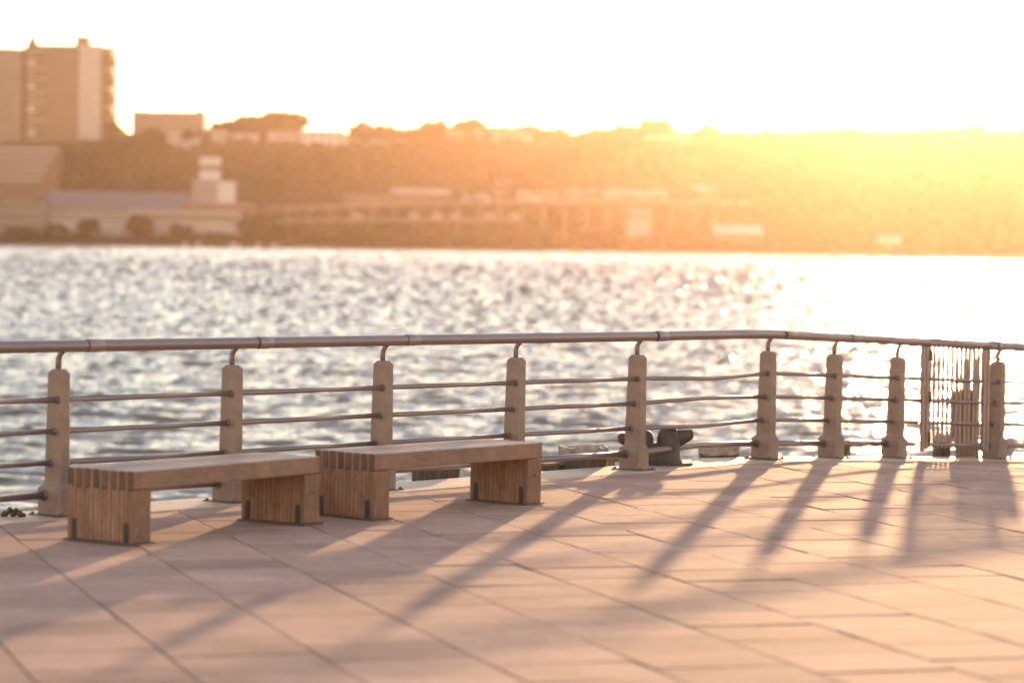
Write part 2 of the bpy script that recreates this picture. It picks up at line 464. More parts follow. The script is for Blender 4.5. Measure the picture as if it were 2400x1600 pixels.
# slip sleeves with a dark gap
def sleeve(p, d, n, ahead, parent, ln=.125):
    q = Vector(p) + d * ahead
    a = Vector(rail_point(tuple(q), d, n, HEIGHT, HOFF)); q2 = q + d * ln
    b = Vector(rail_point(tuple(q2), d, n, HEIGHT, HOFF))
    m = MB(); m.tube([a, a + (b - a) * .04, b - (b - a) * .04, b], [HR + .0008, HR + .0028, HR + .0028, HR + .0008], 24)
    o = m.build('sleeve', M['sleeve'], parent)
    t = (b - a).normalized()
    m = MB(); m.tube([a - t * .010, a + t * .0005], [HR + .0012, HR + .0012], 24); m.build('gap_ring', M['groove'], o)
for k in (0, 1, 2, 3, 4, 5, 6): sleeve(POSTS[k], dA, nA, .19, rail_left)
for k in (7, 8): sleeve(POSTS[k], dB, nB, .17, rail_left)
sleeve(tuple(S9), dB, nB, .13, rail_left, .09)
sleeve(tuple(S10), dB, nB, -.10, rail_right, .06)
for k in (10, 11): sleeve(POSTS[k], dB, nB, .16, rail_right)
# lower bars span by span
def bars(p, q, dp, np_, dq, nq_, parent, kink=False, pend=True, qend=True):
    for i, (h, off, r) in enumerate(RAILS):
        xh = .060 if i == 3 else .034
        pa = Vector(p) + dp * (xh if pend else 0); qa = Vector(q) - dq * (xh if qend else 0)
        a = Vector(rail_point(tuple(pa), dp, np_, h, off)); b = Vector(rail_point(tuple(qa), dq, nq_, h, off))
        pts = [a]
        if kink:
            kx = crn - dA * (0.36, 0.46, 0.46, 0.46)[i]
            kp = Vector(rail_point(tuple(kx), dA, nA, h, off, KINK[i]))
            for e in (-.10, -.04, .04, .10):
                pts.append(kp + (kp - a).normalized() * e if e < 0 else kp + (b - kp).normalized() * e)
        pts.append(b)
        m = MB(); m.tube(pts, r, 14); m.build('rail', M['steel'], parent)
for k in range(0, 6): bars(POSTS[k], POSTS[k + 1], dA, nA, dA, nA, rail_left)
bars(POSTS[6], POSTS[7], dA, nA, dB, nB, rail_left, kink=True)
for k in (7, 8): bars(POSTS[k], POSTS[k + 1], dB, nB, dB, nB, rail_left)
bars(POSTS[9], tuple(G0 - dB * .03), dB, nB, dB, nB, rail_left, qend=False)
bars(tuple(G1 + dB * .03), POSTS[10], dB, nB, dB, nB, rail_right, pend=False)
for k in (10, 11): bars(POSTS[k], POSTS[k + 1], dB, nB, dB, nB, rail_right)
# jamb tubes on both sides of the gate
for (q, sg, par) in ((G0, -1, rail_left), (G1, 1, rail_right)):
    m = MB(); Mx = post_matrix(tuple(q + dB * sg * .030), dB, nB)
    m.box(-.018, .018, -.045, -.005, .07, HEIGHT - .03, Mx); m.build('gate_jamb', M['steel'], par, bevel=.004)

# gate
gate = empty('gate', (*G0, ground(*G0)), math.atan2(SP.y, SP.x), 'steel picket gate with flat upright bars and four cross bars in the pier railing', 'gate')
GW = (G1 - G0).length
gs = (ground(*G1) - ground(*G0)) / GW
def gz(x): return gs * x
def gbar(name, x0, x1, y0, y1, z0, z1, bev=.003, m_=None):
    m = MB(); m.add([(x0, y0, z0 + gz(x0)), (x1, y0, z0 + gz(x1)), (x1, y1, z0 + gz(x1)), (x0, y1, z0 + gz(x0)),
                     (x0, y0, z1 + gz(x0)), (x1, y0, z1 + gz(x1)), (x1, y1, z1 + gz(x1)), (x0, y1, z1 + gz(x0))],
                    [(3, 2, 1, 0), (4, 5, 6, 7), (0, 1, 5, 4), (1, 2, 6, 5), (2, 3, 7, 6), (3, 0, 4, 7)])
    return m.flip().build(name, m_ or M['steel'], gate, bevel=bev)
gbar('stile', .004, .044, .005, .045, .09, HEIGHT - .035); gbar('stile', GW - .044, GW - .004, .005, .045, .09, HEIGHT - .035)
m = MB(); m.tube([(0.0, HOFF, HEIGHT), (GW, HOFF, HEIGHT + gz(GW))], HR, 24); m.flip().build('handrail', M['steel'], gate)
for h, off, r in RAILS:
    m = MB(); m.tube([(.045, .035, h), (GW - .045, .035, h + gz(GW))], .017, 14); m.flip().build('cross_bar', M['steel'], gate)
NP = 12
for i in range(NP):
    x = .085 + (GW - .17) * i / (NP - 1)
    gbar('picket', x - .016, x + .016, .004, .016, .10, HEIGHT - .03, .002)
gbar('latch_box', GW - .15, GW - .115, -.01, .02, .60, .72)
for hz in (.95, .57, .20): gbar('hinge', .040, .066, .046, .060, hz - .05, hz + .05, .003, M['plate'])

# screen of pickets of the gangway behind the gate
scr = empty('picket_screen', (0, 0, 0), 0, 'narrow steel picket screen standing behind the latch side of the gate', 'fence')
sb = G0 + SP.normalized() * (GW * 1.0) - nB * .30; sdir = (dB * .95 + nB * .30).normalized()
sz = ground(*sb)
SMx = Matrix(((sdir.x, -sdir.y, 0, sb.x), (sdir.y, sdir.x, 0, sb.y), (0, 0, 1, sz), (0, 0, 0, 1)))
for i in range(8):
    m = MB(); m.box(.0 + i * .036, .018 + i * .036, -.008, .008, 0.0, .94, SMx); m.build('picket', M['steel'], scr)
for h in (.15, .60):
    m = MB(); m.box(-.02, .29, .010, .03, h, h + .04, SMx); m.build('cross_bar', M['steel'], scr)
m = MB(); m.box(-.02, .29, .034, .05, .18, .60, SMx); m.build('kick_panel', M['post'], scr)

# ------------------------------------------------------------------ benches
def make_bench():
    root = empty('bench', (0, 0, 0), 0)
    L_, W_, H_ = 1.725, .505, .42
    ST = .105                      # seat thickness
    LEG = .155
    NS = 8                         # seat slats, with leg boards locked between them
    pitch_ = W_ / (NS - 0.38); sw = pitch_ * 0.62; gp = pitch_ - sw
    seat = MB(); ends = [MB(), MB()]
    for i in range(NS):
        y0 = i * pitch_
        dzz = random.uniform(-.002, .002)
        seat.box(.006, L_ - .006, y0, y0 + sw, H_ - ST, H_ + dzz)
        for ee, xx in zip(ends, (.0, L_ - .0055)): ee.box(xx, xx + .0055, y0 + .001, y0 + sw - .001, H_ - ST + .002, H_ - .002 + dzz)
    so = seat.build('seat', M['wood'], root, bevel=.006)
    for ee in ends: ee.build('slat_ends', M['endgrain'], so)
    for x0, side in ((.0, 0), (L_ - LEG, 1)):
        lg = MB()
        for i in range(NS):                # boards under the slats
            y0 = i * pitch_
            lg.box(x0 + .003, x0 + LEG - .003, y0 + .0012, y0 + sw - .0012, .012, H_ - ST - .003)
        for i in range(NS - 1):            # boards that rise between the slats
            y0 = i * pitch_ + sw
            lg.box(x0 + .001, x0 + LEG - .001, y0 + .0015, y0 + gp - .0015, .012, H_ - .004)
        lo = lg.build('leg', M['wood_v'], root, bevel=.0025)
        bp = MB(); bp.box(x0 - .02, x0 + LEG + .02, -.012, W_ + .012, 0, .011); bp.build('base_plate', M['plate'], lo)
        for y0 in (pitch_ * 1 - gp, pitch_ * 7 - gp):
            for xx in (x0 - .004, x0 + LEG - .002): 
                tb = MB(); tb.box(xx, xx + .006, y0 - .003, y0 + gp + .003, .011, .125); tb.build('bracket', M['groove'], lo)
        if side:
            bt = MB(); bt.tube([(x0 + LEG * .5, -.004, .20), (x0 + LEG * .5, .004, .20)], .012, 14); bt.build('bolt', M['plate'], lo)
    return root
bench1 = make_bench()
def place_bench(b, x, y, deg, label):
    a = math.radians(90 - deg); b.rotation_euler = (0, 0.0085 * 0.9, a)
    b.location = (x, y, ground(x, y)); tag(b, label, 'bench', 'slatted wooden benches')
bench2 = copy_tree(bench1)
place_bench(bench1, -2.14, 15.21, 33.8, 'weathered slatted wooden bench on the left, in front of the second railing post')
place_bench(bench2, -.862, 16.92, 38.5, 'weathered slatted wooden bench on the right, with a timber pile seen beneath its seat')

# ------------------------------------------------------------------ mooring things along the edge
def pile(x, y, r, ztop, label, seed, pale=True, square=False, z0=-3.0):
    rnd = random.Random(seed); n = 14
    root = empty('mooring_pile', (x, y, z0), 0, label, 'mooring pile', 'timber piles beside the pier')
    m = MB(); rings = []
    for z in (0, (ztop - z0) * .5, ztop - z0 - .16, ztop - z0 - .075):
        rings.append([(r * (1 + .05 * math.sin(3 * a + seed) + rnd.uniform(-.02, .02)) * math.cos(a), r * (1 + .05 * math.sin(3 * a + seed) + rnd.uniform(-.02, .02)) * math.sin(a), z + (rnd.uniform(-.012, .012) if z > 1 else 0)) for a in [2 * PI * k / n for k in range(n)]])
    m.loft(rings, True); m.build('shaft', M['pile'], root, bevel=0)
    m = MB(); h = ztop - z0
    ra = [(p[0] * 1.03, p[1] * 1.03, p[2] + .0) for p in rings[-1]]
    rb = [(p[0] * rnd.uniform(1.0, 1.05), p[1] * rnd.uniform(1.0, 1.05), h - .02 + rnd.uniform(-.02, .02)) for p in rings[-1]]
    rc = [(p[0] * rnd.uniform(.80, .92), p[1] * rnd.uniform(.80, .92), h + rnd.uniform(-.02, .012)) for p in rings[-1]]
    rd = [(p[0] * .35, p[1] * .35, h - .02 + rnd.uniform(-.02, .012)) for p in rings[-1]]
    m.loft([ra, rb, rc, rd], True); m.build('pile_cap', M['pile_top'] if pale else M['pile'], root)
    return root
pile(-.575, 20.72, .19, .10, 'dark timber pile head seen beneath the seat of the farther bench', 3, pale=False)
pile(.60, 21.85, .198, .115, 'pale worn timber pile head at the water side, left of the iron mooring bollard', 5)
pile(1.805, 23.35, .175, .02, 'dark timber pile with pale worn rim behind the bottom rail at the railing bend', 8)
pile(3.03, 24.75, .10, -.03, 'slim brown timber pile peeking out beside the second post after the bend', 9, pale=False)
pile(4.17, 25.95, .085, -.045, 'small grey timber pile under the hinge half of the gate', 12)
pile(4.42, 26.0, .10, -.06, 'brown timber pile beneath the latch half of the gate', 14, pale=False)

# double horned iron bollard
bol = MB(); 
ax = dA; bx, by = 1.205, 22.02
def dome(mb, cx, cy, r, h, sx=1.0):
    prof = [(1.35, 0), (1.28, .02), (1.08, .055), (1.0, .10), (.98, h * .55), (.97, h * .72), (.88, h * .85), (.70, h * .94), (.42, h * .99), (.08, h)]
    mb.loft([[(cx + r * q * math.cos(2 * PI * k / 24) * sx, cy + r * q * math.sin(2 * PI * k / 24), z) for k in range(24)] for q, z in prof], True, True)
bo = empty('mooring_bollard', (bx, by, ground(bx, by)), math.radians(12), 'dark iron double horned mooring bollard behind the railing post before the bend', 'bollard')
m = MB(); dome(m, .085, -.02, .098, .315); m.build('head', M['iron'], bo)
m = MB(); dome(m, -.115, .02, .088, .290); m.build('head', M['iron'], bo)
m = MB(); m.loft([[(x * q, y * w_, z) for x, y in ((-.14, -.085), (.10, -.10), (.10, .09), (-.14, .10))] for q, w_, z in ((1.25, 1.3, 0), (1.0, 1.0, .05), (.9, .86, .15), (.7, .6, .185))], True); m.build('saddle', M['iron'], bo, bevel=.012)
def horn(sgn, tip, zt):
    m = MB(); rings = []
    for t in (0, .25, .5, .75, .93, 1.0):
        x = sgn * (.10 + t * tip); lo = zt - (.19 - .115 * t); hi = zt; ww = .058 - .014 * t
        if t == 1.0: lo += .016; hi -= .016; ww *= .6
        ring = []
        for k in range(16):
            c, s_ = math.cos(2 * PI * k / 16), math.sin(2 * PI * k / 16)
            ring.append((x, ww * math.copysign(abs(c) ** .6, c), (lo + hi) / 2 + (hi - lo) / 2 * math.copysign(abs(s_) ** .6, s_)))
        rings.append(ring)
    m.loft(rings, True, True); return m.build('horn', M['iron'], bo)
horn(1, .20, .290); horn(-1, .235, .262)
m = MB(); m.loft([[(.30 * math.cos(2 * PI * k / 28), .17 * math.sin(2 * PI * k / 28), z) for k in range(28)] for z in (0, .022)], True); m.build('foot', M['iron'], bo, bevel=.006)

# small lumpy fitting at the left
cl = MB(); rnd = random.Random(4)
for (x, y, z, r) in ((-.045, 0, .018, .022), (.0, .01, .020, .026), (.045, -.004, .018, .023), (-.018, 0, .044, .018), (.022, .004, .040, .016), (.068, .0, .012, .016), (-.068, .004, .012, .015)):
    n1, n2 = 10, 6
    rings = []
    for j in range(1, n2):
        a = -PI / 2 + PI * j / n2
        rings.append([(x + r * math.cos(a) * math.cos(2 * PI * k / n1) * rnd.uniform(.9, 1.1), y + r * math.cos(a) * math.sin(2 * PI * k / n1), z + r * math.sin(a) * rnd.uniform(.9, 1.1)) for k in range(n1)])
    cl.loft(rings, True, True)
cx, cy = -3.10, 16.72
co = cl.build('mooring_ring', M['iron'], loc=(cx, cy, ground(cx, cy) + .004)); tag(co, 'small dark lump of iron shackle lying on the deck edge left of the nearest post', 'shackle')

# fender timbers outside the edge, in front of the bollard
def timber(name, label, a, b, n, off, w, z0, z1, seed):
    rnd = random.Random(seed); m = MB(); secs = []
    for k in range(9):
        t = k / 8; p = Vector(a) + (Vector(b) - Vector(a)) * t + n * off
        j = lambda s=.012: rnd.uniform(-s, s)
        z = ground(p.x, p.y)
        q0 = p - n * (w * .5 + j()); q1 = p + n * (w * .5 + j())
        secs.append([(q0.x, q0.y, z + z0), (q1.x, q1.y, z + z0), (q1.x, q1.y, z + z1 + j()), (q0.x, q0.y, z + z1 + j())])
    m.loft(secs, True); o = m.build(name, M['timber'], bevel=.006)
    tag(o, label, 'timber beam', 'fender timbers along the pier edge')
timber('fender_timber', 'long worn fender timber lying along the outer deck edge behind the benches', A0 - dA * 2, A0 + dA * 9.3, nA, -EDGE - .10, .16, -.30, -.035, 2)
timber('fender_timber', 'short split timber lying askew on the deck edge before the pale pile', (.42, 21.42), (1.18, 22.22), nA, -.27, .13, .006, .035, 3)
timber('fender_timber', 'outer worn fender timber between the pale pile and the iron bollard', (.35, 21.52), (1.15, 22.40), nA, -.42, .15, -.10, .02, 6)

# ------------------------------------------------------------------ far bank
def fx(px, D): return (px - 1200) / F * D
def fz(px, py, D): return CAM_Z + ((554 + HOR_SLOPE * px) - py) * D / F
RIDGE = [(-2600, 345), (-400, 345), (0, 345), (230, 338), (262, 304), (300, 322), (440, 328), (485, 312), (560, 308), (700, 318), (790, 322), (900, 314), (1000, 302), (1100, 302), (1200, 307), (1300, 314), (1340, 321), (1400, 312),
         (1500, 304), (1560, 314), (1660, 316), (1750, 320), (1850, 317), (1960, 309), (2080, 317), (2220, 306), (2340, 313), (2460, 322), (2700, 312), (3000, 330), (5200, 340)]
def ridge_y(px):
    for (a, ya), (b, yb) in zip(RIDGE, RIDGE[1:]):
        if a <= px <= b: return ya + (yb - ya) * (px - a) / (b - a)
    return 330
SHORE = 1450.0
def hill_profile(px):
    """(distance, height) across the bank at one bearing"""
    D1 = 1660.0
    zr = fz(px, ridge_y(px), D1)
    return [(SHORE - 20, WZ - .8), (SHORE, WZ + 1.2), (SHORE + 12, WZ + 3.5), (SHORE + 75, WZ + 6), (SHORE + 95, WZ + 12), (SHORE + 125, zr * .42), (SHORE + 165, zr * .80), (D1, zr), (D1 + 120, zr + 1), (D1 + 300, zr - 12), (2060, 4), (2080, WZ - 1)]
hm = MB(); cols_ = list(range(-2600, 5201, 60)); prev = None
hv = []; 
for c in cols_:
    rnd = random.Random(c)
    for D, z in hill_profile(c):
        hv.append((fx(c, 1600.0) if False else fx(c, D), D, z + (rnd.uniform(-1.0, 1.0) if 1500 < D < 2000 else 0)))
npf = len(hill_profile(0)); hf = []
for i in range(len(cols_) - 1):
    for j in range(npf - 1):
        a = i * npf + j; hf.append((a, a + npf, a + npf + 1, a + 1))
hm.add(hv, hf, True)
tag(hm.build('hills', M['hill']), kind='structure')
def hill_z(px, D):
    pr = hill_profile(px)
    for (a, za), (b, zb) in zip(pr, pr[1:]):
        if a <= D <= b: return za + (zb - za) * (D - a) / (b - a)
    return pr[-1][1]

# the wooded slope reads as one mass
def leaf_cloud(pts, size, rs):
    """many leaf-clump faces at the given points"""
    n = len(pts); pts = np.asarray(pts)
    u = rs.normal(size=(n, 3)); u /= np.linalg.norm(u, axis=1, keepdims=True)
    w = rs.normal(size=(n, 3)); w -= (w * u).sum(1, keepdims=True) * u; w /= np.linalg.norm(w, axis=1, keepdims=True)
    s = (size * rs.uniform(.6, 1.4, n))[:, None]
    v = np.stack([pts - u * s - w * s * .6, pts + u * s * .9 - w * s * .7, pts + u * s + w * s * .6, pts - u * s * .8 + w * s * .8], 1).reshape(-1, 3)
    f = np.arange(n * 4).reshape(n, 4)
    return v, f
def cloud_obj(name, v, f, m_, parent=None, loc=None):
    me = bpy.data.meshes.new(name); me.from_pydata([tuple(q) for q in v], [], [tuple(q) for q in f]); me.update()
    me.materials.append(m_); o = bpy.data.objects.new(name, me); COL.objects.link(o)
    if parent is not None: o.parent = parent
    if loc is not None: o.location = loc
    return o
pts = []
rs = np.random.default_rng(5)
while len(pts) < 60000:
    px = rs.uniform(-1500, 3900); D = rs.uniform(SHORE + 82, 1668)
    if px < 1200 and D < 1540 and 560 < px and rs.random() < .5: continue
    if px < 138 and 1538 < D < 1600: continue
    z = hill_z(px, D)
    top = 7.0 if D < 1640 else (2.5 if px < 1650 else 3.0 + 6.0 * max(0, math.sin(px * .031) * math.sin(px * .083 + 1)))
    pts.append((fx(px, D), D + rs.uniform(-2, 2), z + rs.uniform(-.5, top) * (0.6 + .4 * math.sin(px * .07) * math.sin(D * .11))))
v, f = leaf_cloud(pts, 1.4, rs)
woods = cloud_obj('woods', v, f, M['foliage']); tag(woods, kind='stuff', label='dense woods covering the steep slope of the far river bank', cat='woods')
pts = []
while len(pts) < 9000:
    px = rs.uniform(-900, 3300); D = rs.uniform(SHORE + 3, SHORE + 16)
    hgt = (5.5 if px < 560 else 9.5 if px < 1250 else 7.0) * (0.75 + .25 * math.sin(px * .017))
    pts.append((fx(px, D), D, WZ + 1.5 + rs.uniform(0, 1) * hgt))
v, f = leaf_cloud(pts, 1.5, rs)
tag(cloud_obj('shrubbery', v, f, M['foliage']), kind='stuff', label='low green scrub growing along the far waterline', cat='scrub')

def tree(px, ytop, wpx, D, label, group, seed, hmin=6.0, domed=False):
    rs_ = np.random.default_rng(seed); rnd = random.Random(seed)
    x = fx(px, D); zb = hill_z(px, D); zt = fz(px, ytop, D); rad = wpx / F * D * .5
    h = max(hmin, zt - zb, rad * .95); zb = zt - h
    root = empty('tree', (x, D, zb), 0, label, 'tree', group)
    m = MB(); m.tube([(0, 0, -1), (.1, 0, h * .3), (.2, .1, h * .55), (0, .1, h * .8)], [.45, .36, .26, .10], 8)
    for k in range(6):
        a = rnd.uniform(0, 2 * PI); z = h * rnd.uniform(.35, .6)
        m.tube([(.1, 0, z), (math.cos(a) * rad * .35, math.sin(a) * rad * .35, z + h * .12), (math.cos(a) * rad * .62, math.sin(a) * rad * .62, z + h * .22)], [.18, .12, .05], 6)
    m.build('trunk', M['trunk'], root)
    pts = []
    ncl = 36
    for k in range(ncl):
        a = rnd.uniform(0, 2 * PI); q = math.sqrt(rnd.random()) * .8
        top = math.sqrt(max(0, 1 - q * q))
        zz = h * (.14 + .78 * (rnd.uniform(.1, 1.0) * top))
        r_ = rad * rnd.uniform(.24, .38)
        c = np.array((math.cos(a) * q * rad, math.sin(a) * q * rad, zz))
        d_ = rs_.normal(size=(46, 3)); d_ /= np.linalg.norm(d_, axis=1, keepdims=True)
        pts.append(c + d_ * (r_ * rs_.uniform(.5, 1.0, 46) ** .5)[:, None] * np.array((1, 1, .72)))
    pts = np.concatenate(pts); pts[:, 2] = np.minimum(pts[:, 2], h)
    v, f = leaf_cloud(pts, max(.62, rad * .085), rs_)
    cloud_obj('crown', v, f, M['foliage'], root)
    return root
gr = 'trees along the far ridge'
RT = [(262, 288, 34, 'small tree filling the gap just right of the tall apartment tower'),
      (345, 302, 60, 'leafy tree in front of the left part of the flat-roofed block'),
      (432, 300, 40, 'tree against the middle of the flat-roofed block'),
      (522, 286, 62, 'low rounded tree right of the flat-roofed block, first of the ridge trees'),
      (588, 276, 84, 'rounded ridge tree directly left of the big domed crown'),
      (658, 268, 112, 'biggest broad domed tree crown on the left ridge skyline'),
      (842, 281, 66, 'dome shaped ridge tree above the long pale house row'),
      (893, 290, 56, 'lower ridge tree touching the dome shaped one on its right side'),
      (1006, 281, 70, 'rounded ridge tree at the left of the pair above the wide pale house'),
      (1094, 277, 72, 'ridge tree with a thin spiky top above the wide pale house'),
      (1232, 297, 60, 'low ridge tree between the spiky topped tree and the skyline dip'),
      (1290, 303, 78, 'flat low tree sloping into the dip of the skyline'),
      (1398, 304, 64, 'small ridge tree on the right side of the skyline dip'),
      (1462, 297, 66, 'middle ridge tree left of the broad tree above the large white house'),
      (1527, 286, 86, 'broad ridge tree directly above the large white house'),
      (1643, 290, 30, 'small round lone tree on the ridge near the sun glow')]
for i, (px, yt, w, lb) in enumerate(RT): tree(px, yt - 3, w * 1.12, 1634 if px in (345, 432, 842, 893, 1006, 1094) else 1655, lb, gr, 100 + i)
gs_ = 'trees along the far shore'
ST_ = [(40, 532, 70, 'low shore tree at the far left below the mauve building'), (128, 522, 56, 'shore tree below the left end of the long warehouse'),
       (206, 506, 52, 'shore tree of middling height below the long warehouse'), (322, 496, 66, 'tallest rounded shore tree in front of the long warehouse'),
       (420, 520, 60, 'low shore tree below the white silo tower'), (600, 500, 90, 'broad shore tree at the right end of the warehouse'),
       (700, 526, 90, 'shore tree right of the broad one, below the viaduct start'), (800, 522, 90, 'shore tree below the left part of the viaduct'), (905, 520, 90, 'shore tree below the middle of the viaduct'),
       (1010, 522, 92, 'shore tree below the viaduct under the white roof'), (1110, 523, 90, 'shore tree under the small square building on the viaduct'), (1255, 536, 84, 'low shore tree right of the viaduct arches'),
       (1400, 540, 90, 'low shore tree left of the small pale shed'), (1590, 542, 90, 'low shore tree between the small pale shed and the slanting white roof')]
for i, (px, yt, w, lb) in enumerate(ST_): tree(px, yt, w, SHORE + 20, lb, gs_, 300 + i, hmin=5.0)

# buildings of the far bank
def slope_D(px, ybot, D0):
    D = 1480.0
    while D < 1650 and hill_z(px, D) < fz(px, ybot, D): D += 2
    return max(D - 6, 1480.0)
def bpart(root, name, m_, x0, x1, y0, y1, z0, z1, bevel=0, parent=None):
    m = MB(); m.box(x0, x1, y0, y1, z0, z1); return m.build(name, m_, parent or root, bevel)
def building(name, cat, label, px0, px1, ytop, ybot, D, depth, wall, group=None, roof='flat', roof_m='slate', rows=0, cols=0, win='band', skew=0.0):
    x0, x1 = fx(px0, D), fx(px1, D); pm_ = (px0 + px1) / 2
    zt = fz(pm_, ytop, D); zb = min(fz(pm_, ybot, D), hill_z(pm_, D), hill_z(pm_, min(D + depth, 2050))) - .5
    root = empty(name, ((x0 + x1) / 2, D, zb), skew, label, cat, group)
    w = (x1 - x0) / 2; h = zt - zb
    if roof == 'gable':
        hb = h - min(2.6, h * .4)
        bpart(root, 'wall', M[wall], -w, w, 0, depth, 0, hb)
        m = MB(); m.add([(-w - .4, -.5, hb), (w + .4, -.5, hb), (w + .4, depth + .5, hb), (-w - .4, depth + .5, hb), (-w - .4, depth / 2, h), (w + .4, depth / 2, h)],
                        [(0, 1, 5, 4), (2, 3, 4, 5), (0, 4, 3), (1, 2, 5), (3, 2, 1, 0)]); m.build('roof', M[roof_m], root)
    elif roof == 'shed':
        hb = h * .62
        bpart(root, 'wall', M[wall], -w, w, 0, depth, 0, hb)
        m = MB(); m.add([(-w - .4, -.5, hb), (w + .4, -.5, hb - .4), (w + .4, depth, h - .4), (-w - .4, depth, h), (-w - .4, -.5, hb - .4), (w + .4, -.5, hb - .8), (w + .4, depth, hb), (-w - .4, depth, hb)],
                        [(0, 1, 2, 3), (7, 6, 5, 4), (4, 5, 1, 0), (5, 6, 2, 1), (6, 7, 3, 2), (7, 4, 0, 3)]); m.build('roof', M[roof_m], root)
        hb = h * .6
    else:
        hb = h - .5
        bpart(root, 'wall', M[wall], -w, w, 0, depth, 0, hb)
        bpart(root, 'roof', M[roof_m], -w - .25, w + .25, -.25, depth + .25, hb, h)
    vis = fz(pm_, ybot, D) - zb
    for r in range(rows):
        z = vis + (hb - vis) * (r + .35) / rows; hh = (hb - vis) / rows * .42
        if win == 'band': bpart(root, 'window_band', M['glass'], -w * .94, w * .94, -.12, .1, z, z + hh)
        else:
            for c in range(cols):
                xc = -w + 2 * w * (c + .5) / cols; ww = w / cols * .5
                bpart(root, 'window', M['glass'], xc - ww, xc + ww, -.12, .1, z, z + hh)
    return root, w, h

# tall tower at the left
TD_ = 1700.0
tw = empty('apartment_tower', (fx(120, TD_), TD_, 40.0), 0, 'tall tan apartment tower on the ridge at the upper left, with balconies and roof spires', 'apartment tower')
def tx(px): return fx(px, TD_) - fx(120, TD_)
def tz(px, py): return fz(px, py, TD_) - 40.0
zb = -8.0
bpart(tw, 'wall', M['brick'], tx(60), tx(181), 1.2, 24, zb, tz(120, 110))
bpart(tw, 'side_wing', M['concrete'], tx(-70), tx(46), -1.5, 24, zb, tz(20, 116))
bpart(tw, 'recess', M['rust'], tx(46), tx(60), 4.5, 23, zb, tz(50, 112))
bpart(tw, 'stair_pier', M['pale'], tx(181), tx(233), -2.5, 24, zb, tz(205, 108))
bpart(tw, 'end_bay', M['brick'], tx(233), tx(257), 1.0, 23, zb, tz(245, 111))
NFL = 21; flh = (tz(120, 112) - tz(120, 340)) / NFL; fb = tz(120, 340)
rnd = random.Random(31)
for k in range(NFL):
    z = fb + flh * k
    bpart(tw, 'window_band', M['glass'], tx(92), tx(177), 1.05, 1.3, z + flh * .35, z + flh * .8)
    b = bpart(tw, 'balcony', M['white'] if k in (2, 7, 8, 12, 17) else M['pale'], tx(61), tx(61) + (rnd.choice((5.0, 8.0, 11.0))), -.9, 1.18, z, z + flh * (.7 if k in (2, 7, 12, 17) else .34))
    b = bpart(tw, 'balcony', M['rust'] if k % 4 else M['pale'], tx(240), tx(257) + (2.6 if k % 4 in (1, 2) else 0.3), -1.2, 9.0, z, z + flh * .55)
    bpart(tw, 'window_band', M['glass'], tx(-60), tx(30), -1.62, -1.4, z + flh * .45, z + flh * .62)
bpart(tw, 'parapet', M['concrete'], tx(60), tx(181), .9, 1.6, tz(120, 110), tz(120, 107))
bpart(tw, 'roof_house', M['brick'], tx(171), tx(201), 2, 14, tz(186, 108), tz(186, 86))
m = MB(); m.tube([(tx(177), 4, tz(177, 86)), (tx(177), 4, tz(177, 72))], [.8, .4], 8); m.build('antenna', M['slate'], tw)
m = MB(); m.loft([[(tx(66) + r_ * math.cos(2 * PI * k / 8), 8 + r_ * math.sin(2 * PI * k / 8), z) for k in range(8)] for r_, z in ((4.2, tz(66, 113)), (3.6, tz(66, 104)), (2.8, tz(66, 98)), (1.6, tz(66, 88)), (.5, tz(66, 74)))]); m.build('roof_spire', M['brick'], tw)

g_h = 'houses on the far ridge'
ab, w_, h_ = building('apartment_block', 'apartment block', 'flat-roofed pale brown block on the ridge between the tall tower and the domed trees', 305, 473, 263, 350, 1670, 20, 'concrete', rows=6, win='w', cols=11)
for q, ww, hh in ((-.88, 1.2, 1.0), (-.66, .7, .8), (-.05, .9, .7), (.22, .4, 1.9), (.52, .6, 1.1), (.86, 2.2, 1.2)):
    bpart(ab, 'roof_box', M['brick'], q * w_ - ww, q * w_ + ww, 3, 7, h_, h_ + hh)
rb, w_, h_ = building('parking_garage', 'parking garage', 'wide low garage with stacked horizontal decks below the tall tower', -160, 132, 343, 436, 1572, 18, 'rust', rows=0)
for k in range(6):
    z = h_ - (k + .6) * 3.6
    bpart(rb, 'deck_band', M['pale'], -w_ * 1.01, w_ * (1.0 - .05 * k), -1.2, .3, z, z + 1.5)
HS = [(387, 420, 296, 348, 'gable', 'pale', 'narrow pale gabled house tucked under the flat-roofed block'), (424, 463, 316, 360, 'gable', 'white', 'whitish house at the lower right of the flat-roofed block'),
      (490, 527, 299, 350, 'flat', 'pale', 'pale square house right of the flat-roofed block'), (540, 600, 306, 345, 'gable', 'pale', 'pale low house behind the trees left of the domed crown'),
      (622, 690, 300, 322, 'gable', 'pale', 'slim pale house roof under the biggest domed crown'), (697, 800, 298, 347, 'gable', 'white', 'long pale house on the ridge right of the biggest domed crown'),
      (802, 985, 312, 328, 'gable', 'pale', 'very long low pale house row under two ridge trees'), (1042, 1130, 299, 352, 'flat', 'pale', 'wide pale house below the spiky topped ridge tree'),
      (1138, 1242, 299, 350, 'flat', 'pale', 'wide pale block right of the spiky topped ridge tree'), (1424, 1466, 326, 346, 'gable', 'white', 'small white house on the slope left of the large white house'),
      (1506, 1612, 311, 368, 'flat', 'white', 'large white house on the slope near the sun glow'), (1160, 1205, 420, 0, 'x', 'x', '')]
for i, (a, b, yt, yb, rf, wm, lb) in enumerate(HS):
    if rf == 'x': continue
    building('house', 'house', lb, a, b, yt + 7, yb, 1628, 12, wm, g_h, roof=rf, roof_m='pale' if i % 2 else 'concrete', rows=2, cols=5, win='w')

